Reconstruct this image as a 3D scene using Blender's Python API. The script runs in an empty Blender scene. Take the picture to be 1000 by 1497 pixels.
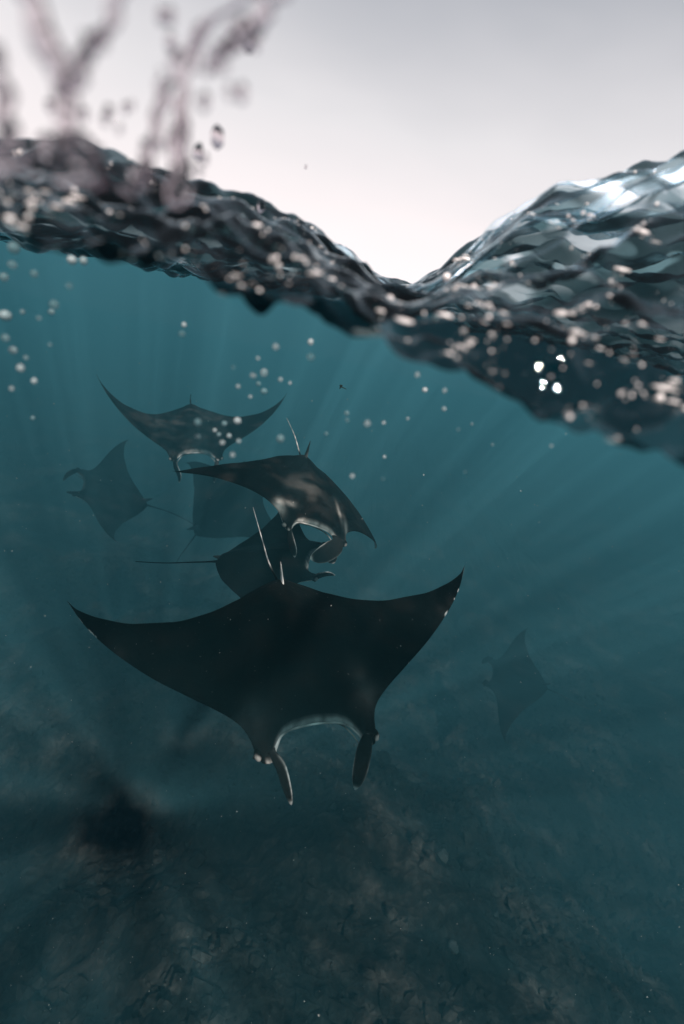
import bpy, math, random
import numpy as np
from mathutils import Matrix, Vector

R = math.radians
scene = bpy.context.scene
col = scene.collection
random.seed(7)
rng = np.random.default_rng(11)

# ------------------------------------------------------------------ camera
# The lens sits at the origin, a few centimetres above the mean water level, inside a small dome that keeps the water 0.2 m away.
LENS, SENSOR = 20.0, 36.0
ROLL, PITCH = R(12.0), R(21.03)
fwd = Vector((0, math.cos(PITCH), -math.sin(PITCH)))
r0 = Vector((1, 0, 0)); u0 = r0.cross(fwd)
rgt = r0 * math.cos(ROLL) + u0 * math.sin(ROLL)
upv = rgt.cross(fwd)
cd = bpy.data.cameras.new('camera')
cam = bpy.data.objects.new('camera', cd); col.objects.link(cam)
m = Matrix((rgt, upv, -fwd)).transposed().to_4x4()
cam.matrix_world = m
cd.sensor_fit = 'VERTICAL'; cd.sensor_height = SENSOR; cd.sensor_width = 24; cd.lens = LENS
cd.clip_start = 0.01; cd.clip_end = 2000
cd.dof.use_dof = True; cd.dof.focus_distance = 1.25; cd.dof.aperture_fstop = 5.0
scene.camera = cam

# ------------------------------------------------------------------ sky and sun
SUN_EL, SUN_AZ = 50.0, 161.0            # behind the camera, to the right (azimuth clockwise from +Y)
w = bpy.data.worlds.new('World'); scene.world = w; w.use_nodes = True
nt = w.node_tree; N = nt.nodes; L = nt.links; N.clear()
def nd(t, **k):
    n = N.new(t)
    for a, b in k.items(): setattr(n, a, b)
    return n
out = nd('ShaderNodeOutputWorld'); bg = nd('ShaderNodeBackground'); L.new(bg.outputs[0], out.inputs[0])
sky = nd('ShaderNodeTexSky', sky_type='NISHITA', sun_disc=False, sun_elevation=R(SUN_EL), sun_rotation=R(SUN_AZ))
sky.dust_density = 3.0; sky.air_density = 1.0
skm = nd('ShaderNodeVectorMath', operation='SCALE'); skm.inputs[3].default_value = 0.06
L.new(sky.outputs[0], skm.inputs[0])
tc = nd('ShaderNodeTexCoord'); sx = nd('ShaderNodeSeparateXYZ'); L.new(tc.outputs['Generated'], sx.inputs[0])
cloudn = nd('ShaderNodeTexNoise'); cloudn.inputs['Scale'].default_value = 2.2; cloudn.inputs['Detail'].default_value = 3.0
mp = nd('ShaderNodeMapping'); mp.inputs['Scale'].default_value = (1, 1, 2.6); mp.inputs['Rotation'].default_value = (0, R(25), 0)
L.new(tc.outputs['Generated'], mp.inputs[0]); L.new(mp.outputs[0], cloudn.inputs['Vector'])
cn = nd('ShaderNodeMath', operation='MULTIPLY_ADD'); cn.inputs[1].default_value = 0.14; cn.inputs[2].default_value = -0.07
L.new(cloudn.outputs[0], cn.inputs[0])
ad = nd('ShaderNodeMath', operation='ADD'); L.new(sx.outputs[2], ad.inputs[0]); L.new(cn.outputs[0], ad.inputs[1])
rp = nd('ShaderNodeValToRGB'); L.new(ad.outputs[0], rp.inputs[0])
e = rp.color_ramp.elements
e[0].position = 0.0; e[0].color = (1.22, 1.10, 1.11, 1)
e[1].position = 0.62; e[1].color = (0.34, 0.37, 0.42, 1)
for p, c in ((0.11, (1.10, 1.01, 1.015, 1)), (0.23, (0.90, 0.87, 0.885, 1)), (0.37, (0.55, 0.56, 0.60, 1)), (0.45, (0.38, 0.41, 0.465, 1))):
    x = e.new(p); x.color = c
mx = nd('ShaderNodeMix', data_type='RGBA'); mx.inputs[0].default_value = 0.9
L.new(skm.outputs[0], mx.inputs[6]); L.new(rp.outputs[0], mx.inputs[7]); L.new(mx.outputs[2], bg.inputs[0])
bg.inputs[1].default_value = 0.707

sd = bpy.data.lights.new('sun', 'SUN'); sd.energy = 5.0; sd.angle = R(1.4); sd.color = (1.0, 0.95, 0.88)
so = bpy.data.objects.new('sun', sd); col.objects.link(so)
a, el = R(SUN_AZ), R(SUN_EL)
sdir = Vector((math.sin(a) * math.cos(el), math.cos(a) * math.cos(el), math.sin(el)))
so.rotation_euler = sdir.to_track_quat('Z', 'Y').to_euler(); so.location = sdir * 40

vs = scene.view_settings
vs.view_transform = 'Standard'; vs.look = 'None'; vs.exposure = 0.5; vs.gamma = 1.0; vs.use_curve_mapping = False
cy = scene.cycles
cy.use_denoising = True; cy.max_bounces = 10; cy.transparent_max_bounces = 24; cy.volume_bounces = 0
cy.transmission_bounces = 8; cy.glossy_bounces = 4; cy.sample_clamp_indirect = 6.0
cy.caustics_reflective = False; cy.caustics_refractive = False

# ------------------------------------------------------------------ helpers
def mesh_obj(name, verts, faces, mat, parent=None, smooth=True):
    me = bpy.data.meshes.new(name)
    me.from_pydata(verts if isinstance(verts, list) else verts.tolist(), [], faces if isinstance(faces, list) else faces.tolist())
    me.update()
    if smooth: me.polygons.foreach_set('use_smooth', [True] * len(me.polygons))
    if mat: me.materials.append(mat)
    o = bpy.data.objects.new(name, me); col.objects.link(o)
    if parent: o.parent = parent
    return o
def tag(o, label=None, cat=None, group=None, kind=None):
    if label: o['label'] = label
    if cat: o['category'] = cat
    if group: o['group'] = group
    if kind: o['kind'] = kind
    return o
def attr(o, name, vals):
    at = o.data.attributes.new(name, 'FLOAT', 'POINT'); at.data.foreach_set('value', np.asarray(vals, np.float32).ravel())
_perm = np.random.default_rng(3).permutation(512); _perm = np.concatenate([_perm, _perm])
_ga = np.random.default_rng(4).uniform(0, 2 * math.pi, 1024)
def perlin(x, y):
    x = np.asarray(x, float); y = np.asarray(y, float)
    xi = np.floor(x).astype(int); yi = np.floor(y).astype(int); fx = x - xi; fy = y - yi
    def g(ix, iy, dx, dy):
        an = _ga[_perm[(_perm[ix % 512] + iy) % 512]]
        return np.cos(an) * dx + np.sin(an) * dy
    u = fx ** 3 * (fx * (fx * 6 - 15) + 10); v = fy ** 3 * (fy * (fy * 6 - 15) + 10)
    a0 = g(xi, yi, fx, fy); a1 = g(xi + 1, yi, fx - 1, fy); b0 = g(xi, yi + 1, fx, fy - 1); b1 = g(xi + 1, yi + 1, fx - 1, fy - 1)
    return (a0 + u * (a1 - a0)) * (1 - v) + (b0 + u * (b1 - b0)) * v
def smooth01(t): t = np.clip(t, 0, 1); return t * t * (3 - 2 * t)
def pchip(t, pts):
    p = np.array(pts, float); x, y = p[:, 0], p[:, 1]; h = np.diff(x); d = np.diff(y) / h
    mm = np.zeros_like(x); mm[1:-1] = np.where(d[1:] * d[:-1] > 0, 2 * d[1:] * d[:-1] / (d[1:] + d[:-1] + 1e-12), 0); mm[-1] = d[-1]
    t = np.asarray(t, float); i = np.clip(np.searchsorted(x, t) - 1, 0, len(x) - 2); u = (t - x[i]) / h[i]
    return (1 + 2 * u) * (1 - u) ** 2 * y[i] + u * (1 - u) ** 2 * h[i] * mm[i] + u * u * (3 - 2 * u) * y[i + 1] + u * u * (u - 1) * h[i] * mm[i + 1]
def new_mat(name):
    mt = bpy.data.materials.new(name); mt.use_nodes = True; t = mt.node_tree; t.nodes.clear()
    o = t.nodes.new('ShaderNodeOutputMaterial')
    def n(ty, inp=None, **k):
        x = t.nodes.new(ty)
        for a_, b_ in k.items(): setattr(x, a_, b_)
        for a_, b_ in (inp or {}).items():
            if isinstance(b_, bpy.types.NodeSocket): t.links.new(b_, x.inputs[a_])
            else: x.inputs[a_].default_value = b_
        return x
    return mt, t, o, n

# ------------------------------------------------------------------ materials
def mat_water_surface():
    mt, t, o, n = new_mat('water_surface')
    geo = n('ShaderNodeNewGeometry')
    dot = n('ShaderNodeVectorMath', {0: geo.outputs['Normal'], 1: geo.outputs['Incoming']}, operation='DOT_PRODUCT')
    ab = n('ShaderNodeMath', {0: dot.outputs['Value']}, operation='ABSOLUTE')
    inv = n('ShaderNodeMath', {0: 1.0, 1: ab.outputs[0]}, operation='SUBTRACT', use_clamp=True)
    pw = n('ShaderNodeMath', {0: inv.outputs[0], 1: 5.0}, operation='POWER')
    fr = n('ShaderNodeMath', {0: pw.outputs[0], 1: 0.975, 2: 0.022}, operation='MULTIPLY_ADD', use_clamp=True)
    # noise painted into the tint, in place of waves focusing sunlight into shafts
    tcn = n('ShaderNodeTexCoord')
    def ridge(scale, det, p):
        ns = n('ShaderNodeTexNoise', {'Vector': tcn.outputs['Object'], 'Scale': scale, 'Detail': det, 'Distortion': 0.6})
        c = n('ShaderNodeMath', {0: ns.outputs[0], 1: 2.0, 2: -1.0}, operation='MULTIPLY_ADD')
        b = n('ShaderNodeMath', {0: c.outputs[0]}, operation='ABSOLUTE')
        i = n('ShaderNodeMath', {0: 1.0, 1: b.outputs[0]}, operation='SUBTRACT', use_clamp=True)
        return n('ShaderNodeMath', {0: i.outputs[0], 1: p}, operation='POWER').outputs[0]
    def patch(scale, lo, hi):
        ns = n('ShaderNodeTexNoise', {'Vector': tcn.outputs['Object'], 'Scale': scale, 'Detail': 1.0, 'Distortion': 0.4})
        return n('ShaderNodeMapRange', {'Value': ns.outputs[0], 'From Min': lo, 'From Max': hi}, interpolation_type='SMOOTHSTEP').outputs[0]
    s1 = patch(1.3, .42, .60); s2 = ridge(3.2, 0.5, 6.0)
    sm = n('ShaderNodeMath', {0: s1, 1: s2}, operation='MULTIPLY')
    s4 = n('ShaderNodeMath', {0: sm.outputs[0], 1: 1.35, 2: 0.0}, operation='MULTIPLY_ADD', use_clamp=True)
    # finer noise paints bright windows and dark flanks into the tint, replacing refraction
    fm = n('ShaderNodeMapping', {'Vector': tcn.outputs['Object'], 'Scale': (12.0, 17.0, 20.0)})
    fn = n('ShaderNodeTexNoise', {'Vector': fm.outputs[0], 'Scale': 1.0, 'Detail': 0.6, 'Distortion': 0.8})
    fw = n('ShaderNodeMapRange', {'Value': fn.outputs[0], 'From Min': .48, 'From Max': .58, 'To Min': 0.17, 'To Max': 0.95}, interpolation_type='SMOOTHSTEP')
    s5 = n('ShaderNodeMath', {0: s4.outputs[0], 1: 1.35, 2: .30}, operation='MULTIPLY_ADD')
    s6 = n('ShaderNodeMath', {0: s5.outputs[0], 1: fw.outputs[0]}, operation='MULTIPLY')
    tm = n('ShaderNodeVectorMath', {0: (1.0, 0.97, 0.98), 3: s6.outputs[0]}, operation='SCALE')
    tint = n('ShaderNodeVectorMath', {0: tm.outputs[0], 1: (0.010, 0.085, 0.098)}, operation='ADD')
    tr = n('ShaderNodeBsdfTransparent', {0: tint.outputs[0]})
    gl = n('ShaderNodeBsdfAnisotropic', {'Color': (0.86, 0.96, 1.0, 1), 'Roughness': 0.01})
    mxs = n('ShaderNodeMixShader', {0: fr.outputs[0], 1: tr.outputs[0], 2: gl.outputs[0]})
    t.links.new(mxs.outputs[0], o.inputs[0]); return mt
def mat_haze():
    mt, t, o, n = new_mat('sea_haze')
    pv = n('ShaderNodeVolumePrincipled', {'Color': (0.175, 0.56, 0.695, 1), 'Density': 0.088, 'Anisotropy': 0.0, 'Absorption Color': (0, 0, 0, 1)})
    pv.inputs['Density Attribute'].default_value = ''
    t.links.new(pv.outputs[0], o.inputs['Volume']); return mt
def mat_seabed(rock=False):
    mt, t, o, n = new_mat('rubble_rock' if rock else 'seabed_reef')
    tcn = n('ShaderNodeTexCoord')
    big = n('ShaderNodeTexNoise', {'Vector': tcn.outputs['Object'], 'Scale': 1.1, 'Detail': 5.0, 'Roughness': 0.6})
    sml = n('ShaderNodeTexNoise', {'Vector': tcn.outputs['Object'], 'Scale': 30.0, 'Detail': 8.0, 'Roughness': 0.75})
    vor = n('ShaderNodeTexVoronoi', {'Vector': tcn.outputs['Object'], 'Scale': 26.0, 'Randomness': 1.0})
    mixv = n('ShaderNodeMath', {0: big.outputs[0], 1: 0.42, 2: 0.0}, operation='MULTIPLY_ADD')
    mix2 = n('ShaderNodeMath', {0: sml.outputs[0], 1: 0.58, 2: mixv.outputs[0]}, operation='MULTIPLY_ADD')
    rpn = n('ShaderNodeValToRGB', {0: mix2.outputs[0]})
    el_ = rpn.color_ramp.elements
    el_[0].position = 0.36; el_[0].color = (0.006, 0.0075, 0.007, 1)
    el_[1].position = 0.66; el_[1].color = (0.058, 0.060, 0.055, 1)
    xx = el_.new(0.5); xx.color = (0.019, 0.019, 0.0175, 1)
    bs = n('ShaderNodeBsdfPrincipled', {'Base Color': rpn.outputs[0], 'Roughness': 0.95, 'Specular IOR Level': 0.1})
    hsum = n('ShaderNodeMath', {0: sml.outputs[0], 1: vor.outputs['Distance']}, operation='ADD')
    bp = n('ShaderNodeBump', {'Height': hsum.outputs[0], 'Strength': 0.6, 'Distance': 0.03})
    t.links.new(bp.outputs[0], bs.inputs['Normal']); t.links.new(bs.outputs[0], o.inputs[0]); return mt
def mat_manta(name, dark, pale=(0.62, 0.60, 0.58)):
    mt, t, o, n = new_mat(name)
    tcn = n('ShaderNodeTexCoord')
    at = n('ShaderNodeAttribute', attribute_name='pale')
    ns = n('ShaderNodeTexNoise', {'Vector': tcn.outputs['Object'], 'Scale': 9.0, 'Detail': 5.0, 'Roughness': 0.65})
    sp = n('ShaderNodeTexNoise', {'Vector': tcn.outputs['Object'], 'Scale': 55.0, 'Detail': 2.0})
    rr = n('ShaderNodeValToRGB', {0: ns.outputs[0]}); e_ = rr.color_ramp.elements
    e_[0].position = 0.35; e_[0].color = (dark[0] * .4, dark[1] * .4, dark[2] * .4, 1)
    e_[1].position = 0.72; e_[1].color = (dark[0] * 2.6, dark[1] * 2.4, dark[2] * 2.2, 1)
    # pale marks: broken up by noise
    nn = n('ShaderNodeMath', {0: ns.outputs[0], 1: 1.6, 2: 0.1}, operation='MULTIPLY_ADD')
    pm = n('ShaderNodeMath', {0: at.outputs['Fac'], 1: nn.outputs[0]}, operation='MULTIPLY', use_clamp=True)
    c1 = n('ShaderNodeMix', {0: pm.outputs[0], 6: rr.outputs[0], 7: (*pale, 1)}, data_type='RGBA')
    sc = n('ShaderNodeMath', {0: sp.outputs[0], 1: 0.74}, operation='GREATER_THAN')
    sc2 = n('ShaderNodeMath', {0: sc.outputs[0], 1: 0.10}, operation='MULTIPLY')
    c2 = n('ShaderNodeMix', {0: sc2.outputs[0], 6: c1.outputs[2], 7: (.5, .5, .5, 1)}, data_type='RGBA')
    bs = n('ShaderNodeBsdfPrincipled', {'Base Color': c2.outputs[2], 'Roughness': 0.6, 'Specular IOR Level': 0.02})
    bp = n('ShaderNodeBump', {'Height': ns.outputs[0], 'Strength': 0.25, 'Distance': 0.02})
    t.links.new(bp.outputs[0], bs.inputs['Normal']); t.links.new(bs.outputs[0], o.inputs[0]); return mt
def mat_simple(name, base, rough=0.5, spec=0.3):
    mt, t, o, n = new_mat(name)
    tcn = n('ShaderNodeTexCoord')
    ns = n('ShaderNodeTexNoise', {'Vector': tcn.outputs['Object'], 'Scale': 30.0, 'Detail': 3.0})
    c = n('ShaderNodeMix', {0: ns.outputs[0], 6: (base[0] * .6, base[1] * .6, base[2] * .6, 1), 7: (min(1, base[0] * 1.3), min(1, base[1] * 1.3), min(1, base[2] * 1.3), 1)}, data_type='RGBA')
    bs = n('ShaderNodeBsdfPrincipled', {'Base Color': c.outputs[2], 'Roughness': rough, 'Specular IOR Level': spec})
    t.links.new(bs.outputs[0], o.inputs[0]); return mt
def mat_splash():
    mt, t, o, n = new_mat('splash_water')
    g = n('ShaderNodeBsdfGlass', {'Color': (0.87, 0.83, 0.845, 1), 'Roughness': 0.0, 'IOR': 1.33})
    t.links.new(g.outputs[0], o.inputs[0]); return mt
def mat_bubble():
    mt, t, o, n = new_mat('air_bubble')
    oi = n('ShaderNodeObjectInfo'); gi = n('ShaderNodeNewGeometry')
    su = n('ShaderNodeMath', {0: oi.outputs['Random'], 1: gi.outputs['Random Per Island']}, operation='ADD')
    frc = n('ShaderNodeMath', {0: su.outputs[0]}, operation='FRACT')
    d = n('ShaderNodeBsdfPrincipled', {'Base Color': (1.0, 0.90, 0.89, 1), 'Roughness': 0.25, 'Specular IOR Level': 1.0})
    tr = n('ShaderNodeBsdfTransparent')
    ma = n('ShaderNodeMath', {0: frc.outputs[0], 1: 0.7, 2: 0.05}, operation='MULTIPLY_ADD', use_clamp=True)
    mx_ = n('ShaderNodeMixShader', {0: ma.outputs[0], 1: d.outputs[0], 2: tr.outputs[0]})
    t.links.new(mx_.outputs[0], o.inputs[0]); return mt
M_SURF, M_HAZE, M_BED, M_RUB = mat_water_surface(), mat_haze(), mat_seabed(), mat_seabed(True)
M_SPL, M_BUB = mat_splash(), mat_bubble()
M_LIP = mat_simple('pale_lip', (0.42, 0.42, 0.42)); M_EYE = mat_simple('eye_pale', (0.30, 0.30, 0.29)); M_PUP = mat_simple('eye_black', (0.01, 0.01, 0.01), .2, .6)
M_TAILW = mat_simple('pale_tail', (0.75, 0.77, 0.78)); M_SPECK = mat_simple('plankton', (0.6, 0.58, 0.55))
M_DEB = mat_simple('dark_weed', (0.03, 0.03, 0.02))

# ------------------------------------------------------------------ the sea: one sheet of real waves, open only where the lens dome sits
R_DOME = 0.20
# azimuth (deg, right positive) -> water level at the dome, crest height of the first wave behind it, and how far off that crest stands
WAVE = [(-180, -0.03, -0.03, 0.9), (-70, -0.03, 0.0, 0.7), (-38.0, -0.0106, 0.0139, 0.42), (-36.0, -0.0106, 0.0139, 0.42), (-34.0, -0.0102, 0.0156, 0.42), (-32.0, -0.01, 0.0193, 0.422), (-30.0, -0.0102, 0.0243, 0.427), (-28.0, -0.0105, 0.0244, 0.432), (-26.0, -0.0109, 0.0249, 0.436), (-24.0, -0.0116, 0.0261, 0.441), (-22.0, -0.0125, 0.0273, 0.446), (-20.0, -0.0139, 0.0285, 0.453), (-18.0, -0.0157, 0.0286, 0.475), (-16.0, -0.0173, 0.0269, 0.497), (-14.0, -0.0182, 0.0256, 0.519), (-12.0, -0.0191, 0.0249, 0.541), (-10.0, -0.0185, 0.0233, 0.577), (-8.0, -0.0179, 0.0207, 0.623), (-6.0, -0.0187, 0.0184, 0.669), (-4.0, -0.0195, 0.0147, 0.721), (-2.0, -0.0205, 0.0078, 0.787), (0.0, -0.0216, 0.0003, 0.853), (2.0, -0.0222, -0.0009, 0.883), (4.0, -0.0233, 0.0197, 0.825), (6.0, -0.0247, 0.0474, 0.756), (8.0, -0.0264, 0.0692, 0.678), (10.0, -0.0282, 0.0827, 0.619), (12.0, -0.0295, 0.0957, 0.613), (14.0, -0.0305, 0.1005, 0.607), (16.0, -0.0316, 0.1064, 0.602), (18.0, -0.0328, 0.1151, 0.6), (20.0, -0.0342, 0.1234, 0.6), (22.0, -0.0357, 0.1294, 0.6), (24.0, -0.036, 0.135, 0.6), (26.0, -0.0356, 0.135, 0.6), (28.0, -0.0352, 0.135, 0.6), (30.0, -0.0347, 0.135, 0.6), (32.0, -0.0341, 0.135, 0.6), (34.0, -0.034, 0.135, 0.6), (36.0, -0.034, 0.135, 0.6), (38.0, -0.034, 0.135, 0.6), (70, -0.03, 0.05, 0.7), (180, -0.03, -0.03, 0.9)]
def wave_height(r, az):
    azd = np.degrees(az)
    t = np.array(WAVE, float)
    zd = np.interp(azd, t[:, 0], t[:, 1]); zc = np.interp(azd, t[:, 0], t[:, 2]); rc = np.interp(azd, t[:, 0], t[:, 3])
    x = r * np.sin(az); y = r * np.cos(az)
    SEA = -0.045
    up_ = smooth01((r - R_DOME) / (rc - R_DOME))
    up_ = up_ ** 0.85
    near = zd + (zc - zd) * up_
    fall = np.exp(-np.clip((r - rc) / (0.30 + 0.55 * rc), 0, 9) ** 2)
    z = np.where(r < rc, near, SEA + (zc - SEA) * fall)
    # chop: short steep wavelets, growing away from the dome
    g = smooth01((r - R_DOME) / 0.06) * 0.6 + 0.4
    near_w = np.exp(-(r / 2.5) ** 2)
    wx = x + 0.03 * perlin(x * 7 + 3, y * 7); wy = y + 0.03 * perlin(x * 7, y * 7 + 9)
    def rid(f, o): return 0.5 - np.sqrt(perlin(wx * f + o, wy * f * 1.25 + o) ** 2 + .004) * 1.6
    ch = 0.024 * rid(5.5, 1.3) + 0.036 * rid(10, 7.7) + 0.019 * rid(19, 4.1) + 0.0050 * perlin(wx * 42, wy * 50) + 0.0010 * perlin(wx * 100, wy * 110)
    lip = np.exp(-((r - R_DOME) / .09) ** 2) * (0.010 * rid(26, 2.2) + 0.0065 * rid(52, 5.1) + 0.0022 * perlin(wx * 110, wy * 110))
    far = 0.035 * perlin(x * .7, y * .9) + 0.02 * perlin(x * 1.9 + 4, y * 2.3) + 0.010 * perlin(x * 5, y * 6)
    return z + g * (ch * (0.35 + 0.65 * near_w) * 0.9) + lip + far * smooth01((r - 1.2) / 2.0) * 0.8
def radial(radii, azs, f):
    rr_, aa = np.meshgrid(radii, azs, indexing='ij')
    z = f(rr_, aa)
    return np.stack([rr_ * np.sin(aa), rr_ * np.cos(aa), z], -1)
def ring_faces(nr, na, off=0, flip=False):
    i, j = np.meshgrid(np.arange(nr - 1), np.arange(na), indexing='ij'); k = (j + 1) % na
    q = np.stack([i * na + j, i * na + k, (i + 1) * na + k, (i + 1) * na + j], -1).reshape(-1, 4) + off
    return q[:, ::-1] if flip else q
az_f = np.radians(np.arange(-46, 46, 0.16)); az_b = np.radians(np.arange(46, 314, 2.0)); AZ = np.concatenate([az_f, az_b])
AZw = (AZ + math.pi) % (2 * math.pi) - math.pi
rad = [R_DOME]
while rad[-1] < 1.6: rad.append(rad[-1] * 1.0085)
while rad[-1] < 160: rad.append(rad[-1] * 1.06)
RAD = np.array(rad)
P = radial(RAD, AZw, wave_height)
sea = mesh_obj('water', P.reshape(-1, 3), ring_faces(len(RAD), len(AZ), flip=True), M_SURF)
tag(sea, 'choppy dark sea surface with glinting wavelets in front of the lens', kind='structure')

# the murky water itself: a closed body of even haze just under that sheet, down past the seabed
ri = np.concatenate([np.arange(0, np.searchsorted(RAD, 1.6), 4), np.arange(np.searchsorted(RAD, 1.6), np.searchsorted(RAD, 70.0), 2)])
ai = np.concatenate([np.arange(0, len(az_f), 5), np.arange(len(az_f), len(AZ), 3)])
H = P[np.ix_(ri, ai)].copy(); H[..., 2] -= 0.004
na = len(ai); nr = len(ri)
HV = [H.reshape(-1, 3)]; HF = [ring_faces(nr, na, flip=True)]
inner = H[0].copy(); inner[:, 2] = -0.30; outer = H[-1].copy(); outer[:, 2] = -14.0
b0 = nr * na
HV += [inner, outer, np.array([[0, 0, -0.30], [0, 0, -14.0]])]
j = np.arange(na); k = (j + 1) % na
HF += [np.stack([j, b0 + j, b0 + k, k], -1)[:, ::-1], np.stack([(nr - 1) * na + j, b0 + na + j, b0 + na + k, (nr - 1) * na + k], -1)]
tri = [[b0 + a_, b0 + b_, b0 + 2 * na] for a_, b_ in zip(j, k)] + [[b0 + na + b_, b0 + na + a_, b0 + 2 * na + 1] for a_, b_ in zip(j, k)]
HFl = np.concatenate(HF).tolist() + [[int(q) for q in t3] for t3 in tri]
hz = mesh_obj('haze', np.concatenate(HV), HFl, M_HAZE, smooth=False)
import bmesh
bm_ = bmesh.new(); bm_.from_mesh(hz.data); bmesh.ops.recalc_face_normals(bm_, faces=bm_.faces); bm_.to_mesh(hz.data); bm_.free()
tag(hz, 'teal murky sea water filling everything below the surface', kind='stuff')

# ------------------------------------------------------------------ seabed
def bed_height(x, y):
    z = -4.3 + 2.0 * np.exp(-((x - 0.40) / 2.4) ** 2 - ((y - 1.3) / 2.4) ** 2) + 0.9 * np.exp(-((x + 1.2) / 1.5) ** 2 - ((y - 4.4) / 1.5) ** 2)
    z = z - 0.25 * np.exp(-((x + 1.25) / .8) ** 2 - ((y - 1.9) / 1.3) ** 2) - 0.05 * np.clip(x - 1.5, 0, 12) - 0.05 * np.clip(y - 6, 0, 60)
    z = z + 0.30 * perlin(x * 0.8 + 5, y * 0.8) + 0.20 * perlin(x * 2.1, y * 2.1 + 3) + 0.06 * (0.5 - np.abs(perlin(x * 4.3, y * 4.3))) + 0.05 * perlin(x * 11, y * 11 + 2) + 0.024 * perlin(x * 26, y * 26)
    return np.clip(z, -12.5, -1.9)
bx = np.concatenate([-np.geomspace(60, 4.2, 30), np.linspace(-4, 4.6, 380), np.geomspace(4.8, 60, 30)])
by = np.concatenate([-np.geomspace(60, 1.0, 24), np.linspace(-0.9, 8, 390), np.geomspace(8.2, 62, 30)])
gx, gy = np.meshgrid(bx, by, indexing='xy'); gz = bed_height(gx, gy)
nx = len(bx); ny = len(by)
i, j = np.meshgrid(np.arange(ny - 1), np.arange(nx - 1), indexing='ij')
bf = np.stack([i * nx + j, i * nx + j + 1, (i + 1) * nx + j + 1, (i + 1) * nx + j], -1).reshape(-1, 4)
bed = mesh_obj('seabed', np.stack([gx, gy, gz], -1).reshape(-1, 3), bf, M_BED)
tag(bed, 'dim reef seabed with a low mound fading into the murk', kind='structure')

# loose coral rubble over the seabed
ico_v = np.array([(0, 0, 1), (.894, 0, .447), (.276, .851, .447), (-.724, .526, .447), (-.724, -.526, .447), (.276, -.851, .447), (.724, .526, -.447), (-.276, .851, -.447), (-.894, 0, -.447), (-.276, -.851, -.447), (.724, -.526, -.447), (0, 0, -1)])
ico_f = np.array([(0, 1, 2), (0, 2, 3), (0, 3, 4), (0, 4, 5), (0, 5, 1), (1, 6, 2), (2, 7, 3), (3, 8, 4), (4, 9, 5), (5, 10, 1), (1, 10, 6), (2, 6, 7), (3, 7, 8), (4, 8, 9), (5, 9, 10), (6, 11, 7), (7, 11, 8), (8, 11, 9), (9, 11, 10), (10, 11, 6)])
NR = 42000
px = rng.uniform(-3.6, 4.2, NR); py = rng.uniform(0.3, 7.2, NR)
keep = perlin(px * 1.3 + 2, py * 1.3) + rng.normal(0, .25, NR) > -0.05
px, py = px[keep], py[keep]; pz = bed_height(px, py); n_ = len(px)
sz = 0.006 + 0.04 * rng.random(n_) ** 5
V = ico_v[None] * (1 + rng.uniform(-.35, .35, (n_, 12, 1))) * sz[:, None, None] * rng.uniform(.6, 1.4, (n_, 1, 3))
V = V + np.stack([px, py, pz + sz * 0.15], -1)[:, None]
Fr = (ico_f[None] + (np.arange(n_) * 12)[:, None, None]).reshape(-1, 3)
rub = mesh_obj('coral_rubble', V.reshape(-1, 3), Fr, M_RUB, smooth=False)
tag(rub, 'loose coral rubble strewn over the seabed mound', kind='stuff')

# clusters of pale beads added on the near waves, standing in for glints
cl = [(rng.uniform(-34, 30), .205 + .42 * rng.random() ** 1.5, rng.uniform(.006, .03), rng.uniform(.3, 1.0)) for _ in range(190)]
fb = []
for (a_, r_, spread, big) in cl:
    for _ in range(rng.integers(4, 28)):
        aa = math.radians(a_) + rng.normal(0, spread); rr = r_ + rng.normal(0, .006)
        if rr < R_DOME + .004: continue
        sz_ = (0.00012 + 0.0024 * rng.random() ** 5) * big * (.6 + rr)
        z_ = float(wave_height(np.array([rr]), np.array([aa]))[0])
        fb.append((rr * math.sin(aa), rr * math.cos(aa), z_ + sz_ * .5, sz_))
fb = np.array(fb)
st = rng.uniform(.6, 1.2, (len(fb), 1, 3)) * np.where(rng.random((len(fb), 1, 1)) < .35, np.array([2.6, 1.3, .7]), 1.0)
V = ico_v[None] * (1 + rng.uniform(-.25, .25, (len(fb), 12, 1))) * fb[:, None, 3:4] * st + fb[:, None, :3]
fo = mesh_obj('glint_beads', V.reshape(-1, 3), (ico_f[None] + (np.arange(len(fb)) * 12)[:, None, None]).reshape(-1, 3), M_BUB)
tag(fo, 'pale beads added on the near waves in place of glints', kind='stuff')

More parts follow.
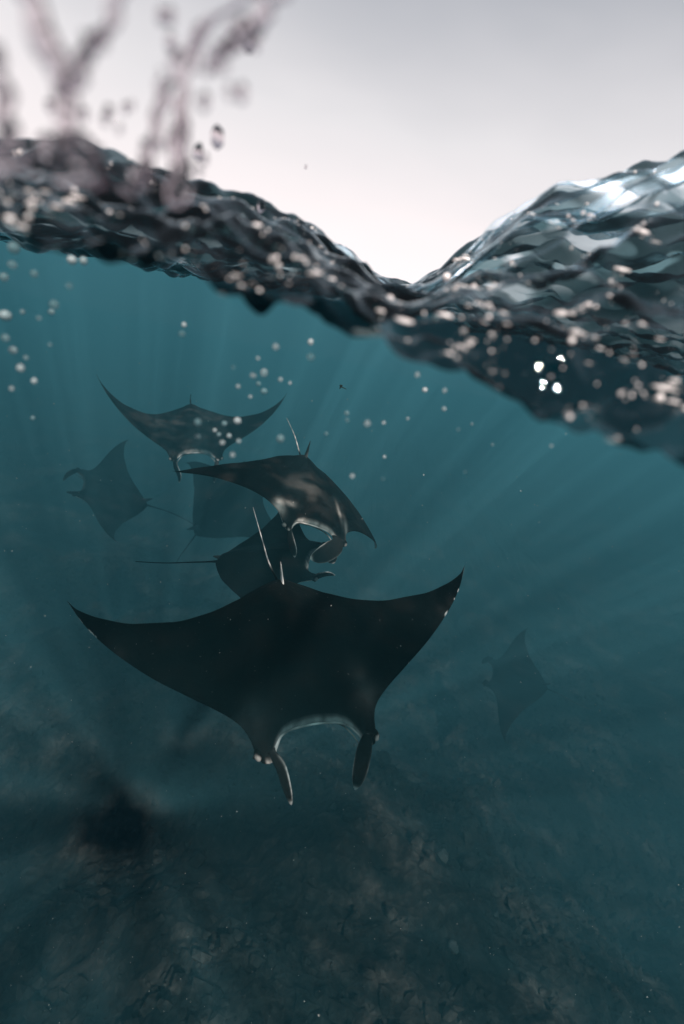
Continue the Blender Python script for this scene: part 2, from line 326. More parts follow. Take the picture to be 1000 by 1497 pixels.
# ------------------------------------------------------------------ manta rays
LEP = [(0, .28), (.08, .286), (.13, .305), (.165, .35), (.19, .405), (.215, .40), (.235, .36), (.245, .31), (.27, .25), (.33, .19), (.45, .11), (.6, .015), (.75, -.10), (.88, -.225), (1.0, -.38)]
TEP = [(0, -.46), (.08, -.43), (.2, -.36), (.35, -.27), (.5, -.22), (.65, -.215), (.8, -.25), (.93, -.315), (1.0, -.38)]
def deform(X, Y, Z, p):
    out_ = np.zeros(X.shape + (3,))
    for side, o_ in ((1, 0), (-1, 4)):
        dih, curl, sw, tw = p[o_:o_ + 4]
        mk = (X >= 0) if side == 1 else (X < 0)
        a_ = np.abs(X[mk]); t = np.linspace(0, 1, 201)
        ang = dih * np.clip((t - .15) / .3, 0, 1) + curl * np.clip((t - .25) / .75, 0, 1) ** 1.5
        dt = t[1] - t[0]
        cx = np.concatenate([[0], np.cumsum((np.cos(ang[1:]) + np.cos(ang[:-1])) / 2 * dt)]); cz = np.concatenate([[0], np.cumsum((np.sin(ang[1:]) + np.sin(ang[:-1])) / 2 * dt)])
        an = np.interp(a_, t, ang); wv = np.clip((a_ - .2) / .8, 0, 1)
        ym = (pchip(a_, LEP) + pchip(a_, TEP)) / 2
        out_[mk, 0] = side * (np.interp(a_, t, cx) - Z[mk] * np.sin(an))
        out_[mk, 1] = Y[mk] + sw * wv ** 1.6
        out_[mk, 2] = np.interp(a_, t, cz) + Z[mk] * np.cos(an) + tw * wv * (Y[mk] - ym) * 2
    return out_
def catmull(pts, n):
    p = np.array(pts, float); p = np.concatenate([[2 * p[0] - p[1]], p, [2 * p[-1] - p[-2]]])
    ts = np.linspace(0, len(p) - 3 - 1e-9, n); i = ts.astype(int); u = (ts - i)[:, None]
    a_, b_, c_, d_ = p[i], p[i + 1], p[i + 2], p[i + 3]
    return 0.5 * (2 * b_ + (c_ - a_) * u + (2 * a_ - 5 * b_ + 4 * c_ - d_) * u * u + (3 * b_ - a_ - 3 * c_ + d_) * u ** 3)
def sweep(path, rx, ry, wdir, nseg=10):
    """closed tube along path, elliptical section: rx along wdir, ry across"""
    path = np.asarray(path); n = len(path); T = np.gradient(path, axis=0); T /= np.linalg.norm(T, axis=1)[:, None]
    W = np.array(wdir, float)[None] - T * (T @ np.array(wdir, float))[:, None]; W /= np.linalg.norm(W, axis=1)[:, None] + 1e-9
    B = np.cross(T, W); th = np.linspace(0, 2 * math.pi, nseg, endpoint=False)
    V_ = path[:, None] + W[:, None] * (np.cos(th)[None, :, None] * np.asarray(rx)[:, None, None]) + B[:, None] * (np.sin(th)[None, :, None] * np.asarray(ry)[:, None, None])
    i, j = np.meshgrid(np.arange(n - 1), np.arange(nseg), indexing='ij'); k_ = (j + 1) % nseg
    F_ = np.stack([i * nseg + j, i * nseg + k_, (i + 1) * nseg + k_, (i + 1) * nseg + j], -1).reshape(-1, 4).tolist()
    F_ += [list(range(nseg))[::-1], [(n - 1) * nseg + q for q in range(nseg)]]
    return V_.reshape(-1, 3), F_, th
def sphere(c, r, nu=14, nv=9, sc=(1, 1, 1)):
    u = np.linspace(0, 2 * math.pi, nu, endpoint=False); v = np.linspace(0, math.pi, nv)
    V_ = [(0, 0, 1)] + [(math.sin(b) * math.cos(a_), math.sin(b) * math.sin(a_), math.cos(b)) for b in v[1:-1] for a_ in u] + [(0, 0, -1)]
    V_ = np.array(V_) * r * np.array(sc) + np.array(c); F_ = []
    for q in range(nu): F_.append([0, 1 + q, 1 + (q + 1) % nu])
    for b in range(nv - 3):
        for q in range(nu): F_.append([1 + b * nu + q, 1 + (b + 1) * nu + q, 1 + (b + 1) * nu + (q + 1) % nu, 1 + b * nu + (q + 1) % nu])
    e0 = 1 + (nv - 3) * nu; last = len(V_) - 1
    for q in range(nu): F_.append([e0 + q, last, e0 + (q + 1) % nu])
    return V_, F_
XC = np.unique(np.concatenate([np.linspace(0, .30, 34), np.linspace(.30, .8, 30), np.linspace(.8, .997, 36)]))
XC = np.concatenate([-XC[:0:-1], XC]); NC = 40
CC = (1 - np.cos(np.linspace(0, math.pi, NC))) / 2
def make_manta(d, label, mat, spots=(), rim=0.5, tipmarks=0.0, tail_r=0.006, tail_pale=0.0, dorsal=1.0, dlean=0.0, dpale=.05):
    root = bpy.data.objects.new('manta_ray', None); col.objects.link(root); root.empty_display_size = .1
    tag(root, label, 'manta ray', 'manta rays gliding below the surface')
    S = d['size']; Rm = Matrix(d['R']).to_4x4()
    root.matrix_world = Matrix.Translation(d['loc']) @ Rm @ Matrix.Scale(S, 4)
    p = d['p']
    Xg, Cg = np.meshgrid(XC, CC, indexing='ij'); A = np.abs(Xg)
    yl, yt = pchip(A, LEP), pchip(A, TEP); Yg = yl + (yt - yl) * Cg
    prof = (0.2969 * np.sqrt(Cg) - 0.126 * Cg - 0.3516 * Cg ** 2 + 0.2843 * Cg ** 3 - 0.1036 * Cg ** 4) / 0.1
    prof = 0.5 * prof + 0.0
    body = np.exp(-(A / .19) ** 2)
    tk = 0.135 * body + 0.045 * (1 - A) ** 1.3 + 0.004
    # body hump is fullest behind the head and runs down to the tail; the head lobes stay slim
    spine = np.exp(-(A / .05) ** 2) * 0.012 * smooth01(Cg * 3) * smooth01((1 - Cg) * 5)
    mus = 0.010 * np.exp(-((A - .27) / .07) ** 2) * smooth01(Cg * 4) * smooth01((1 - Cg) * 3)
    tz = prof * tk + spine + mus + .035 * np.exp(-(A / .11) ** 2) * smooth01((Cg - .45) / .4) * smooth01((1 - Cg) / .06)
    tz *= np.where(A > .12, 1 - 0.35 * np.exp(-((A - .2) / .05) ** 2) * np.exp(-Cg * 8), 1)
    bz = -prof * tk * 0.55
    # slight ripple of the wings
    ripple = 0.006 * np.sin(A * 9 + Cg * 4) * smooth01((A - .3) / .3) * (1 - A)
    top = deform(Xg, Yg, tz + ripple, p); bot = deform(Xg, Yg, bz + ripple, p)
    nx_, nc_ = Xg.shape
    V_ = np.concatenate([top.reshape(-1, 3), bot[:, 1:-1].reshape(-1, 3)])
    def ti(i, c): return i * nc_ + c
    def bi(i, c): return ti(i, c) if c in (0, nc_ - 1) else nx_ * nc_ + i * (nc_ - 2) + c - 1
    F_ = []
    for i in range(nx_ - 1):
        for c in range(nc_ - 1):
            F_.append([ti(i, c), ti(i, c + 1), ti(i + 1, c + 1), ti(i + 1, c)])
            F_.append([bi(i, c), bi(i + 1, c), bi(i + 1, c + 1), bi(i, c + 1)])
    for i in (0, nx_ - 1):
        F_.append([ti(i, c) for c in range(nc_)][::(1 if i else -1)] + [bi(i, c) for c in range(nc_ - 2, 0, -1)][::(1 if i else -1)])
    F_ = [f for f in F_]
    bo = mesh_obj('body', V_, F_, mat, root)
    # markings that belong to the skin
    pal = np.zeros_like(Xg)
    for (sx_, sy_, rx_, ry_, amt) in spots:
        pal = np.maximum(pal, amt * np.exp(-((Xg - sx_) / rx_) ** 2 - ((Yg - sy_) / ry_) ** 2))
    mouth = (A < .2) * np.exp(-((yl - Yg) / .009) ** 2)
    pal = np.maximum(pal, rim * mouth * (0.6 + 0.6 * perlin(Xg * 40, Yg * 40)))
    if tipmarks:
        nz = perlin(Xg * 38 + 3, Yg * 3) + 0.55 * perlin(Xg * 90, Yg * 2)
        pal = np.maximum(pal, tipmarks * (Cg < .06 + .14 * smooth01((A - .93) / .07)) * (A > .74) * (nz > 0.16 - 0.5 * smooth01((A - .94) / .05)))
    palb = np.full((nx_, nc_ - 2), 0.85)
    attr(bo, 'pale', np.concatenate([pal.ravel(), palb.ravel()]))
    # lips
    xs = np.linspace(-.185, .185, 41); ys = pchip(np.abs(xs), LEP)
    for (nm, dz, dy, rr_, fx) in (('upper_lip', -.002, .001, .0056, 1.0), ('lower_lip', -.030, -.004, .0042, .93)):
        Lp = deform(xs * fx, ys + dy - (0.02 * (1 - (np.abs(xs) / .19) ** 2) if nm == 'lower_lip' else 0), np.full_like(xs, dz), p)
        tp = 0.35 + 0.65 * np.clip((1 - np.abs(xs) / .187) * 5, 0, 1)
        v2, f2, _ = sweep(Lp, rr_ * tp, rr_ * tp * .7, (0, 1, 0), 8)
        o2 = mesh_obj(nm, v2, f2, mat, root)
        attr(o2, 'pale', np.repeat(np.clip(rim * (0.95 + 1.3 * perlin(xs * 21 + 5, xs * 0 + .4)), .03, 1), 8))
    # eyes on the outer corners of the head
    for s in (1, -1):
        c = deform(np.array([s * .228]), np.array([.365]), np.array([0.004]), p)[0]
        v2, f2 = sphere(c, .022, sc=(.7, 1.2, .8)); ey = mesh_obj('eye', v2, f2, mat, root)
        q_ = (v2 - c) / .022
        attr(ey, 'pale', np.clip(rim * 1.5 * smooth01((q_[:, 1] * .75 + s * q_[:, 0] * .5 - .35) / .6), 0, .4))
        v3, f3 = sphere(c + np.array([s * .0125, .004, -.008]), .008, 10, 7); mesh_obj('pupil', v3, f3, M_PUP, ey)
    # cephalic fins
    for (s, pts, wd, wdir) in d['fins']:
        n_ = 26; pa = catmull(pts, n_); t = np.linspace(0, 1, n_)
        wid = wd * (0.62 + 0.42 * smooth01(t * 2.4)) * np.clip(1 - np.clip((t - .5) / .5, 0, 1) ** 2.2, 0.02, 1) ** .7
        wid[0] = wd * .9; wid[1] = wd * .75
        thk = 0.020 * (1 - t) ** 2 + 0.005; thk = np.minimum(thk, wid * .8)
        v2, f2, th = sweep(pa, wid, thk, wdir, 40)
        o2 = mesh_obj('cephalic_fin', v2, f2, mat, root)
        edge = np.abs(np.cos(th))[None] ** 22 * (0.04 + 0.96 * smooth01((t - .08) * 1.8))[:, None]
        side_pref = (np.cos(th)[None] * s > 0) * 0.75 + 0.25
        tipw = smooth01((t - .9) / .1)[:, None] * 0.8
        nz = np.clip(0.75 + 0.9 * perlin(t * 18 + s, t * 0 + .37), 0, 1)[:, None]
        inner_ = 0.012 * (np.sin(th)[None] > 0)
        attr(o2, 'pale', np.clip(rim * 2.4 * np.maximum(edge * nz * side_pref, tipw * .6) + inner_ * rim, 0, 1))
    # dorsal fin
    c0 = deform(np.array([0.]), np.array([-.36]), np.array([.03]), p)[0]
    n_ = 10; t = np.linspace(0, 1, n_)
    pa = c0 + np.stack([dlean * t, -.115 * t ** 1.2, -.02 + .115 * dorsal * t], -1)
    v2, f2, th = sweep(pa, .045 * (1 - t) ** .8 + .002, .007 * (1 - t) + .0015, (0, 1, -.1), 10)
    o2 = mesh_obj('dorsal_fin', v2, f2, mat, root); attr(o2, 'pale', np.full(len(v2), dpale))
    # whip tail
    pa = catmull(d['tail'], 48); t = np.linspace(0, 1, 48)
    rr_ = tail_r * (0.45 + 0.55 * (1 - t)) + .018 * np.exp(-t * 22)
    v2, f2, _ = sweep(pa, rr_, rr_, (1, 0, .2), 8)
    o2 = mesh_obj('tail', v2, f2, mat, root)
    pv_ = np.repeat(np.clip(tail_pale * smooth01((t - .18) / .12) * (0.75 + .9 * perlin(t * 11, t * 0 + .3)), 0, 1), 8)
    attr(o2, 'pale', pv_)
    return root
FIT = [{"name": "m1", "loc": [-0.0187, 0.7653, -0.5625], "R": [[-0.91789, 0.39484, 0.03983], [-0.38627, -0.86589, -0.31787], [-0.09102, -0.30715, 0.9473]], "size": 0.3838, "p": [-0.1239, -0.5466, -0.2488, -0.2037, 0.2554, -0.474, -0.0615, -0.1979], "fins": [[1, [[0.1833, 0.3667, 0.0118], [0.1583, 0.4237, 0.0092], [0.144, 0.4785, -0.0278], [0.1299, 0.5344, -0.0661]], 0.024, [-0.504, 0.226, 0.833]], [-1, [[-0.198, 0.3589, 0.0122], [-0.1698, 0.4125, 0.0018], [-0.1434, 0.4724, -0.0461], [-0.1212, 0.5175, -0.0913]], 0.029, [-0.793, 0.552, 0.258]]], "tail": [[0.0, -0.42, 0.0], [0.0207, -0.5891, -0.0153], [0.0044, -0.7961, -0.094], [-0.0039, -1.161, -0.161]]}, {"name": "m2", "loc": [-0.0951, 1.4042, -0.5187], "R": [[-0.87811, 0.30096, 0.37194], [-0.39645, -0.89289, -0.21347], [0.26786, -0.33491, 0.90338]], "size": 0.3797, "p": [-0.1021, -1.2112, 0.0917, 0.2359, -0.2782, -0.7568, 0.2242, 0.0996], "fins": [[1, [[0.1941, 0.3713, 0.003], [0.1703, 0.4402, -0.0313], [0.1416, 0.4936, -0.0595], [0.1196, 0.5299, -0.0895]], 0.024, [-0.475, 0.267, 0.839]], [-1, [[-0.1805, 0.3501, 0.0085], [-0.1528, 0.4075, -0.0179], [-0.0895, 0.4488, -0.0732], [-0.022, 0.4599, -0.1293]], 0.058, [-0.639, 0.758, -0.131]]], "tail": [[0.0, -0.42, 0.0], [0.0002, -0.5809, -0.0128], [0.0032, -0.7805, -0.0301], [0.0232, -1.0473, -0.0664]]}, {"name": "m3", "loc": [-1.0065, 3.415, -1.0075], "R": [[-0.92446, 0.38008, 0.03006], [-0.36111, -0.84756, -0.38891], [-0.12234, -0.37039, 0.92079]], "size": 0.6475, "p": [0.5051, 0.4841, 0.088, -0.0037, 0.1764, 0.4085, 0.0177, -0.0127], "fins": [[1, [[0.1904, 0.3698, 0.0063], [0.1846, 0.4387, -0.0278], [0.1589, 0.5114, -0.0715], [0.1621, 0.56, -0.119]], 0.03, [-0.527, 0.412, 0.744]], [-1, [[-0.19, 0.3673, -0.0009], [-0.1748, 0.4346, -0.0423], [-0.1581, 0.498, -0.0953], [-0.1488, 0.5463, -0.145]], 0.03, [-0.521, 0.605, 0.602]]], "tail": [[0.0, -0.42, 0.0], [-0.0014, -0.5755, -0.0245], [-0.0261, -0.8851, -0.1529]]}, {"name": "m4", "loc": [-2.0372, 4.5681, -2.0352], "R": [[-0.3624, -0.82888, 0.42617], [0.87959, -0.45536, -0.1377], [0.3082, 0.32496, 0.8941]], "size": 0.7623, "p": [0.2041, 0.0033, 0.2357, -0.0551, 0.1797, 0.2286, 0.2972, 0.1105], "fins": [[1, [[0.1983, 0.3614, 0.0084], [0.1883, 0.4023, -0.012], [0.1698, 0.4464, -0.0722], [0.1357, 0.4673, -0.1513]], 0.028, [-0.697, -0.692, -0.186]], [-1, [[-0.2064, 0.3535, 0.0105], [-0.2161, 0.3717, 0.0178], [-0.2111, 0.4046, 0.0083], [-0.1959, 0.4417, -0.0125]], 0.03, [-0.976, 0.156, 0.153]]], "tail": [[0.0, -0.42, 0.0], [-0.05, -0.648, 0.0483], [-0.1022, -0.8284, 0.072], [-0.1818, -1.0345, 0.0834]]}, {"name": "m5", "loc": [-0.9299, 4.358, -1.7842], "R": [[0.72709, 0.52632, -0.44083], [-0.67521, 0.43204, -0.59786], [-0.12421, 0.73235, 0.66951]], "size": 0.8527, "p": [0.1639, 0.258, 0.3543, 0.0747, -0.0618, -0.2166, 0.3491, -0.0629], "fins": [], "tail": [[0.0, -0.42, 0.0], [0.0799, -0.5697, 0.0456], [0.1546, -0.6541, 0.1012], [0.2362, -0.735, 0.1523]]}, {"name": "m6", "loc": [-0.1645, 1.4589, -0.753], "R": [[-0.02485, 0.96112, -0.27502], [-0.98083, -0.07662, -0.17915], [-0.19325, 0.26529, 0.9446]], "size": 0.3739, "p": [0.1747, 0.3849, 0.5873, 0.0491, 0.0322, -0.1953, 0.1813, -0.0721], "fins": [[1, [[0.202, 0.3644, -0.0008], [0.2035, 0.4073, 0.0222], [0.1982, 0.4678, 0.0307], [0.1966, 0.5163, 0.0174]], 0.03, [0.412, -0.094, 0.906]], [-1, [[-0.1993, 0.3798, -0.0043], [-0.1793, 0.4102, -0.0477], [-0.1565, 0.4253, -0.0908], [-0.1393, 0.4406, -0.1246]], 0.05, [-0.001, 0.893, 0.451]]], "tail": [[0.0, -0.42, 0.0], [0.0309, -0.6475, 0.0134], [0.0473, -0.8676, 0.0189], [0.0571, -1.0999, 0.0395]]}, {"name": "m7", "loc": [1.8689, 4.4792, -2.989], "R": [[0.19225, -0.96709, -0.16666], [0.91784, 0.2373, -0.31822], [0.34729, -0.09179, 0.93325]], "size": 0.662, "p": [0.0064, 0.0075, 0.2586, -0.0266, -0.0181, 0.07, 0.3714, 0.0511], "fins": [[1, [[0.2283, 0.3286, 0.0161], [0.212, 0.3604, 0.0417], [0.1656, 0.4197, 0.0277], [0.1263, 0.4582, -0.0024]], 0.04, [-0.787, -0.617, 0.011]], [-1, [[-0.1751, 0.3406, 0.017], [-0.1809, 0.3461, 0.0441], [-0.2077, 0.3696, 0.0383], [-0.2313, 0.4015, 0.0239]], 0.035, [-0.707, -0.676, 0.208]]], "tail": [[0.0, -0.42, 0.0], [0.0416, -0.6588, -0.115], [0.0738, -0.8686, -0.2414], [0.1178, -1.0972, -0.3615]]}]
D = {q['name']: q for q in FIT}
BLACK = mat_manta('manta_skin_black', (0.0014, 0.0013, 0.0012))
BROWN = mat_manta('manta_skin_brown', (0.0034, 0.0032, 0.0032), (0.58, 0.54, 0.50))
GREY = mat_manta('manta_skin_grey', (0.0032, 0.0034, 0.0036))
make_manta(D['m1'], 'large black manta ray swimming head-on in front of all the others', BLACK, spots=((-.24, .18, .05, .09, .05), (.22, .22, .05, .06, .04), (.7, -.1, .15, .1, .02), (-.7, -.1, .15, .1, .02)), rim=.62, tipmarks=.9, tail_r=.0045, tail_pale=.8, dorsal=.85, dpale=.6)
make_manta(D['m2'], 'brown manta ray with white shoulder marks and a curled down wing', BROWN, spots=((.265, .235, .035, .06, .6), (.19, .20, .05, .025, .2), (-.25, .27, .02, .11, .45), (-.21, .12, .015, .10, .22), (.05, .02, .12, .1, .05)), rim=1.0, tail_r=.006, tail_pale=.9, dorsal=1.2)
make_manta(D['m3'], 'dark manta ray with both wings raised, nearest the surface', GREY, spots=((0, 0, .5, .3, .03),), rim=.6, tail_r=.006, dorsal=.6)
make_manta(D['m4'], 'hazy manta ray at far left heading left, seen from above', GREY, rim=.1, tail_r=.007)
make_manta(D['m5'], 'faint manta ray half hidden behind the white marked one', GREY, rim=.1, tail_r=.007)
make_manta(D['m6'], 'dark manta ray just behind the big front one, heading right, long straight tail', BLACK, rim=.55, tail_r=.0065, dorsal=.35)
make_manta(D['m7'], 'very faint manta ray alone in the murk on the right', GREY, rim=.1, tail_r=.006, tail_pale=.2)

# ------------------------------------------------------------------ bubbles, splash and drifting specks near the lens
def at(x, y, dist):
    """a point DIST metres from the lens, given in thousandths of the frame width"""
    f = LENS / SENSOR * 1497
    v = fwd + rgt * ((x - 500) / f) + upv * ((748.5 - y) / f)
    return v.normalized() * dist
bub_v, bub_f = sphere((0, 0, 0), 1.0, 12, 8)
bub_me = None
def bubble(pos, r, label):
    global bub_me
    if bub_me is None:
        o_ = mesh_obj('air_bubble', bub_v, bub_f, M_BUB); bub_me = o_.data
    else:
        o_ = bpy.data.objects.new('air_bubble', bub_me); col.objects.link(o_)
    o_.location = pos; s = random.uniform(.85, 1.1); o_.scale = (r, r, r * s)
    tag(o_, label, 'bubble', 'air bubbles under the surface'); return o_
B_LEFT = [(20, 362, 1.9), (18, 387, 1.6), (50, 400, 1.3), (105, 380, 1.6), (122, 381, 1.3), (101, 418, 1.2), (8, 461, 2.0), (79, 445, 1.6), (75, 456, 1.1), (8, 494, 1.3), (19, 512, 1.4), (30, 538, 1.2), (38, 523, .9), (50, 557, .9), (17, 568, .8), (33, 456, .8), (57, 465, .8), (48, 611, .7), (73, 504, .6), (6, 405, 1.4)]
B_MID = [(266, 488, 1.2), (269, 475, .9), (403, 507, 1.4), (454, 522, 1.7), (454, 500, 1.2), (386, 545, 1.6), (370, 549, 1.2), (386, 572, 1.3), (378, 561, .9), (289, 617, 1.3), (328, 619, 1.1), (347, 615, 1.5), (289, 638, 1.0), (325, 647, 1.0), (335, 637, 1.0), (314, 629, .8), (349, 645, .8), (340, 665, 1.0), (410, 641, 1.5), (320, 635, .8), (424, 560, .7), (348, 565, .8), (341, 537, .7), (366, 580, .8), (410, 555, .8), (377, 524, .7)]
B_RIGHT = [(507, 604, 1.0), (508, 615, .8), (537, 619, 1.4), (561, 618, .9), (477, 634, .7), (515, 696, 1.2), (562, 668, .6), (621, 570, 1.0), (650, 571, .9), (649, 598, .8), (507, 613, .6), (610, 548, 1.0), (637, 466, 1.6), (653, 405, 1.4), (720, 650, .6), (690, 620, .6), (806, 652, .5), (680, 690, .5), (560, 700, .5), (596, 612, .5), (670, 628, .6)]
rb = random.Random(5)
ORD = 'first second third fourth fifth sixth seventh eighth ninth tenth eleventh twelfth thirteenth fourteenth fifteenth sixteenth seventeenth eighteenth nineteenth twentieth twenty-first twenty-second twenty-third twenty-fourth twenty-fifth twenty-sixth twenty-seventh'.split()
for lst, lab in ((B_LEFT, 'pale blurred air bubble by the left edge, %s from the top there'), (B_MID, 'pale blurred air bubble around the raised-wing manta, %s from the top there'), (B_RIGHT, 'pale blurred air bubble right of the white marked manta, %s from the top there')):
    for q, (x, y, s) in enumerate(sorted(lst, key=lambda b_: b_[1])):
        dd = rb.uniform(.33, .46)
        bubble(at(x, y, dd), s * .0017 * dd / .38, lab % ORD[q])

# plankton and specks through the water
NP = 700
pts = []
while len(pts) < NP:
    dd = rb.uniform(.6, 1) ** .5 * rb.choice((1.0, 1.6, 2.4, 3.4)); v = at(rb.uniform(-150, 1150), rb.uniform(470, 1600), dd)
    if v.z < -0.12: pts.append((v, rb.uniform(.0003, .0010) * (0.5 + dd * .35)))
V = np.concatenate([ico_v * s + np.array(v) for v, s in pts]); F_ = (ico_f[None] + (np.arange(len(pts)) * 12)[:, None, None]).reshape(-1, 3)
pk = mesh_obj('plankton', V, F_, M_SPECK, smooth=False)
tag(pk, 'fine pale specks drifting all through the water', kind='stuff')

# two paler stones lying on the seabed
def on_bed(x, y):
    for q in np.linspace(.8, 9, 800):
        v = at(x, y, q)
        if v.z < float(bed_height(np.array([v.x]), np.array([v.y]))[0]): return v
    return at(x, y, 4)
M_STONE = mat_simple('pale_stone', (0.07, 0.073, 0.07), .9, .1)
for x, y, sx_, sy_, sz_, lab in ((645, 1252, .035, .045, .03, 'small pale round stone on the seabed mound right of centre'), (662, 1386, .022, .026, .02, 'tiny pale pebble on the seabed mound near the bottom edge')):
    c = on_bed(x, y); v2, f2 = sphere((0, 0, 0), 1.0, 12, 9)
    k_ = 1 + .35 * perlin(v2[:, 0] * 1.7 + x, v2[:, 1] * 1.7 + v2[:, 2]) + .15 * perlin(v2[:, 0] * 4 + x, v2[:, 2] * 4 + y)
    o_ = mesh_obj('stone', v2 * k_[:, None] * np.array([sx_, sy_, sz_]), f2, M_STONE, smooth=False); o_.location = c + Vector((0, 0, sz_ * .3)); o_.rotation_euler = (0, .2, R(20))
    tag(o_, lab, 'stone', 'pale stones on the seabed')

# scrap of weed
c = np.array(at(499, 565, 1.1)); vs_, fs_ = [], []
rw = np.random.default_rng(2)
for q in range(7):
    dr = rw.normal(0, 1, 3); pa = c + np.outer(np.linspace(0, 1, 6) - .3, dr * .005) + np.cumsum(rw.normal(0, .0006, (6, 3)), 0)
    v2, f2, _ = sweep(pa, np.linspace(.0014, .0005, 6), np.linspace(.0009, .0004, 6), (0, .3, 1), 6)
    fs_ += [[k_ + sum(len(a_) for a_ in vs_) for k_ in f] for f in f2]; vs_.append(v2)
tag(mesh_obj('weed_scrap', np.concatenate(vs_), fs_, M_DEB), 'tiny dark scrap of weed floating right of the raised-wing manta', 'weed')

# splash: strands of water thrown up in front of the dome
def strand(name, pts, radii, label, seed):
    rs = np.random.default_rng(seed); n_ = 60
    pa = catmull([at(*q) for q in pts], n_); rr_ = np.interp(np.linspace(0, 1, n_), np.linspace(0, 1, len(radii)), radii)
    t = np.linspace(0, 1, n_); rr_ = rr_ * (1 + .30 * perlin(t * 5 + seed, t * 0 + .4) + .15 * perlin(t * 14 + seed, t * 0 + .8))
    pa = pa + np.stack([+.0018 * perlin(t * 8 + seed + q * 7, t * 0 + .2) for q in range(3)], -1)
    rr_[0] *= .3; rr_[-1] *= .3
    v2, f2, th = sweep(pa, rr_ * 1.5, rr_ * .5, (1, -.3, .4), 14)
    o_ = mesh_obj(name, v2, f2, M_SPL)
    tag(o_, label, 'splash', 'splash at upper left'); return o_
strand('water_splash', [(112, 268, 0.136), (105, 235, 0.133), (98, 160, 0.131), (85, 100, 0.131), (60, 40, 0.131), (28, -40, 0.131)], (0.00315, 0.00234, 0.00163, 0.00183, 0.00163, 0.00122), 'long blurred water strand rising to the top left corner', 1)
strand('water_splash', [(100, 130, 0.132), (125, 80, 0.131), (155, 40, 0.131), (180, -20, 0.131)], (0.00144, 0.00156, 0.00120, 0.00084), 'faint side strand forking right off the long corner strand', 2)
strand('water_splash', [(257, 300, 0.147), (254, 265, 0.147), (255, 220, 0.147), (268, 160, 0.147), (276, 100, 0.147), (290, 60, 0.147), (320, 20, 0.147), (390, -10, 0.147)], (0.00149, 0.00117, 0.00090, 0.00077, 0.00065, 0.00103, 0.00122, 0.00077), 'blurred water strand left of centre bending right to the top edge', 3)
strand('water_splash', [(208, 268, 0.147), (218, 230, 0.147), (232, 150, 0.147), (238, 100, 0.147)], (0.00161, 0.00098, 0.00073, 0.00031), 'short thick water tongue between the two long strands', 4)
strand('water_splash', [(3, 250, 0.126), (8, 200, 0.126), (2, 120, 0.126), (-20, 60, 0.126)], (0.00218, 0.00169, 0.00118, 0.00100), 'water tongue cut off by the left edge of the photo', 5)
strand('water_splash', [(152, 272, 0.147), (146, 248, 0.147), (140, 225, 0.147), (122, 200, 0.147)], (0.00215, 0.00178, 0.00108, 0.00056), 'low thick lump of splashing water at the foot of the strands', 6)
strand('water_splash', [(262, 300, 0.161), (268, 240, 0.161), (262, 185, 0.161), (272, 120, 0.161)], (0.00229, 0.00125, 0.00146, 0.00062), 'thin dark thread of water standing on the left wave crest', 7)
strand('water_splash', [(225, 190, 0.150), (240, 150, 0.150), (250, 120, 0.150), (262, 85, 0.150), (300, 45, 0.150)], (0.00050, 0.00087, 0.00075, 0.00100, 0.00062), 'thin broken thread leaning right between the strands', 8)
strand('water_splash', [(300, 110, 0.140), (330, 70, 0.140), (365, 40, 0.140), (430, -15, 0.140)], (0.00075, 0.00138, 0.00150, 0.00087), 'smeared water film along the top edge right of the strands', 9)
strand('water_splash', [(30, 250, 0.150), (55, 215, 0.150), (90, 205, 0.150), (120, 230, 0.150)], (0.00104, 0.00083, 0.00094, 0.00114), 'low arched thread of water at the foot of the corner strand', 10)
strand('water_splash', [(185, 285, 0.161), (205, 255, 0.161), (215, 215, 0.161), (226, 200, 0.161)], (0.00187, 0.00125, 0.00087, 0.00050), 'small leaning finger of water on the left wave crest', 11)
def droplet(x, y, dd, r, label):
    v2, f2 = sphere((0, 0, 0), 1.0, 16, 11); k_ = 1 + .25 * perlin(v2[:, 0] * 1.3 + x, v2[:, 2] * 1.3 + y)
    o_ = mesh_obj('water_droplet', v2 * k_[:, None] * np.array([.8, .8, 1.25]) * r, f2, M_SPL); o_.location = at(x, y, dd)
    tag(o_, label, 'droplet', 'flying droplets')
droplet(318, 201, .3, .0036, 'single dark droplet right of the splash strands against the sky')
droplet(290, 222, .3, .0028, 'faint droplet just left of the single dark droplet')
droplet(364, 58, .28, .0034, 'blurred droplet near the top edge right of the splash')
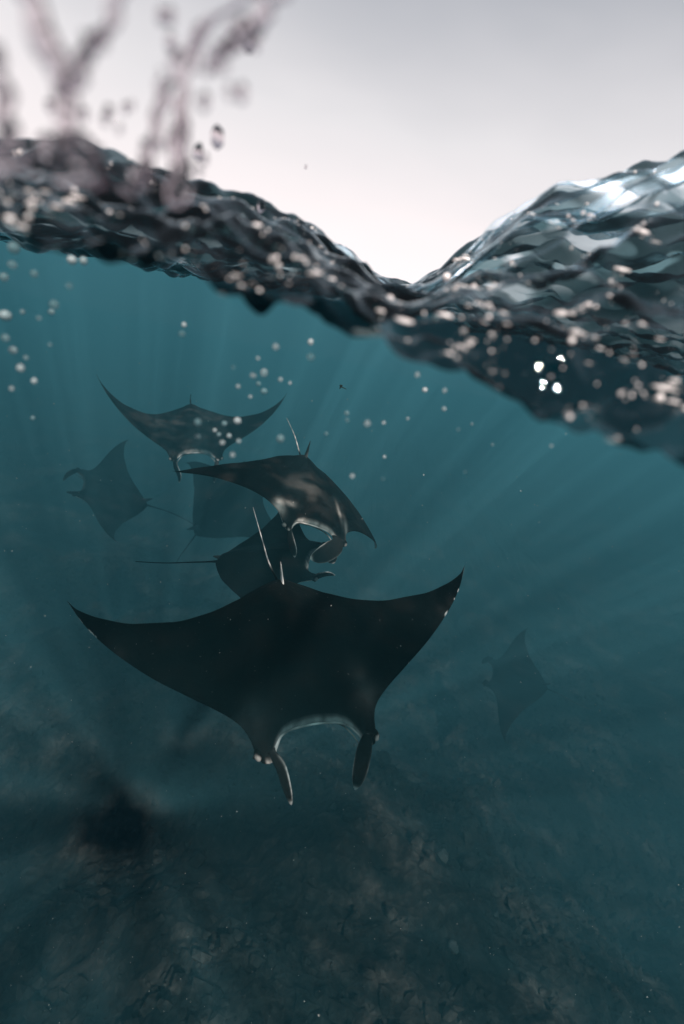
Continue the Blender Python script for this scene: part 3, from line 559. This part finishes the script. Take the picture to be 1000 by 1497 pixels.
droplet(382, 302, .45, .0034, 'clear droplet above the left wave crest')
droplet(447, 244, .5, .0012, 'tiny speck of water alone in the open sky')
droplet(652, 406, .5, .0032, 'bright droplet just above the dip between the two waves')

# ------------------------------------------------------------------ the photographer's housing behind the lens; its shadow falls down the beam of the sun
M_HOUS = mat_simple('black_housing', (0.02, 0.02, 0.022), .4, .4)
def rounded_box(cx, cy, cz, sx, sy, sz, name, parent):
    b = bmesh.new(); bmesh.ops.create_cube(b, size=1.0)
    for v_ in b.verts: v_.co = Vector((cx + v_.co.x * sx, cy + v_.co.y * sy, cz + v_.co.z * sz))
    bmesh.ops.bevel(b, geom=b.edges[:], offset=min(sx, sy, sz) * .22, segments=3, affect='EDGES')
    me = bpy.data.meshes.new(name); b.to_mesh(me); b.free(); me.materials.append(M_HOUS)
    o_ = bpy.data.objects.new(name, me); col.objects.link(o_); o_.parent = parent; return o_
hs = bpy.data.objects.new('camera_housing', None); col.objects.link(hs); hs.matrix_world = m @ Matrix.Translation((0, 0, .06)) @ Matrix.Scale(1.45, 4)
tag(hs, 'black underwater camera housing with two grips, right behind the lens', 'housing')
rounded_box(0, 0, .09, .20, .17, .12, 'shell', hs)
rounded_box(-.145, -.01, .08, .04, .15, .05, 'grip', hs); rounded_box(.145, -.01, .08, .04, .15, .05, 'grip', hs)
rounded_box(0, .11, .11, .07, .05, .10, 'viewfinder', hs); rounded_box(0, .15, .10, .26, .018, .018, 'carry_bar', hs)

rd = random.Random(21)
for q, (x, y, r_) in enumerate(sorted([(rd.uniform(20, 300), rd.uniform(150, 262), rd.uniform(.0005, .0013)) for _ in range(16)])):
    droplet(x, y, rd.uniform(.15, .19), r_, 'blurred droplet low in the splash, %s from the left' % ORD[q])
for q, (x, y, r_) in enumerate(sorted([(rd.uniform(215, 420), rd.uniform(15, 150), rd.uniform(.0006, .0015)) for _ in range(12)])):
    droplet(x, y, rd.uniform(.13, .17), r_, 'blurred droplet high in the splash, %s from the left' % ORD[q])
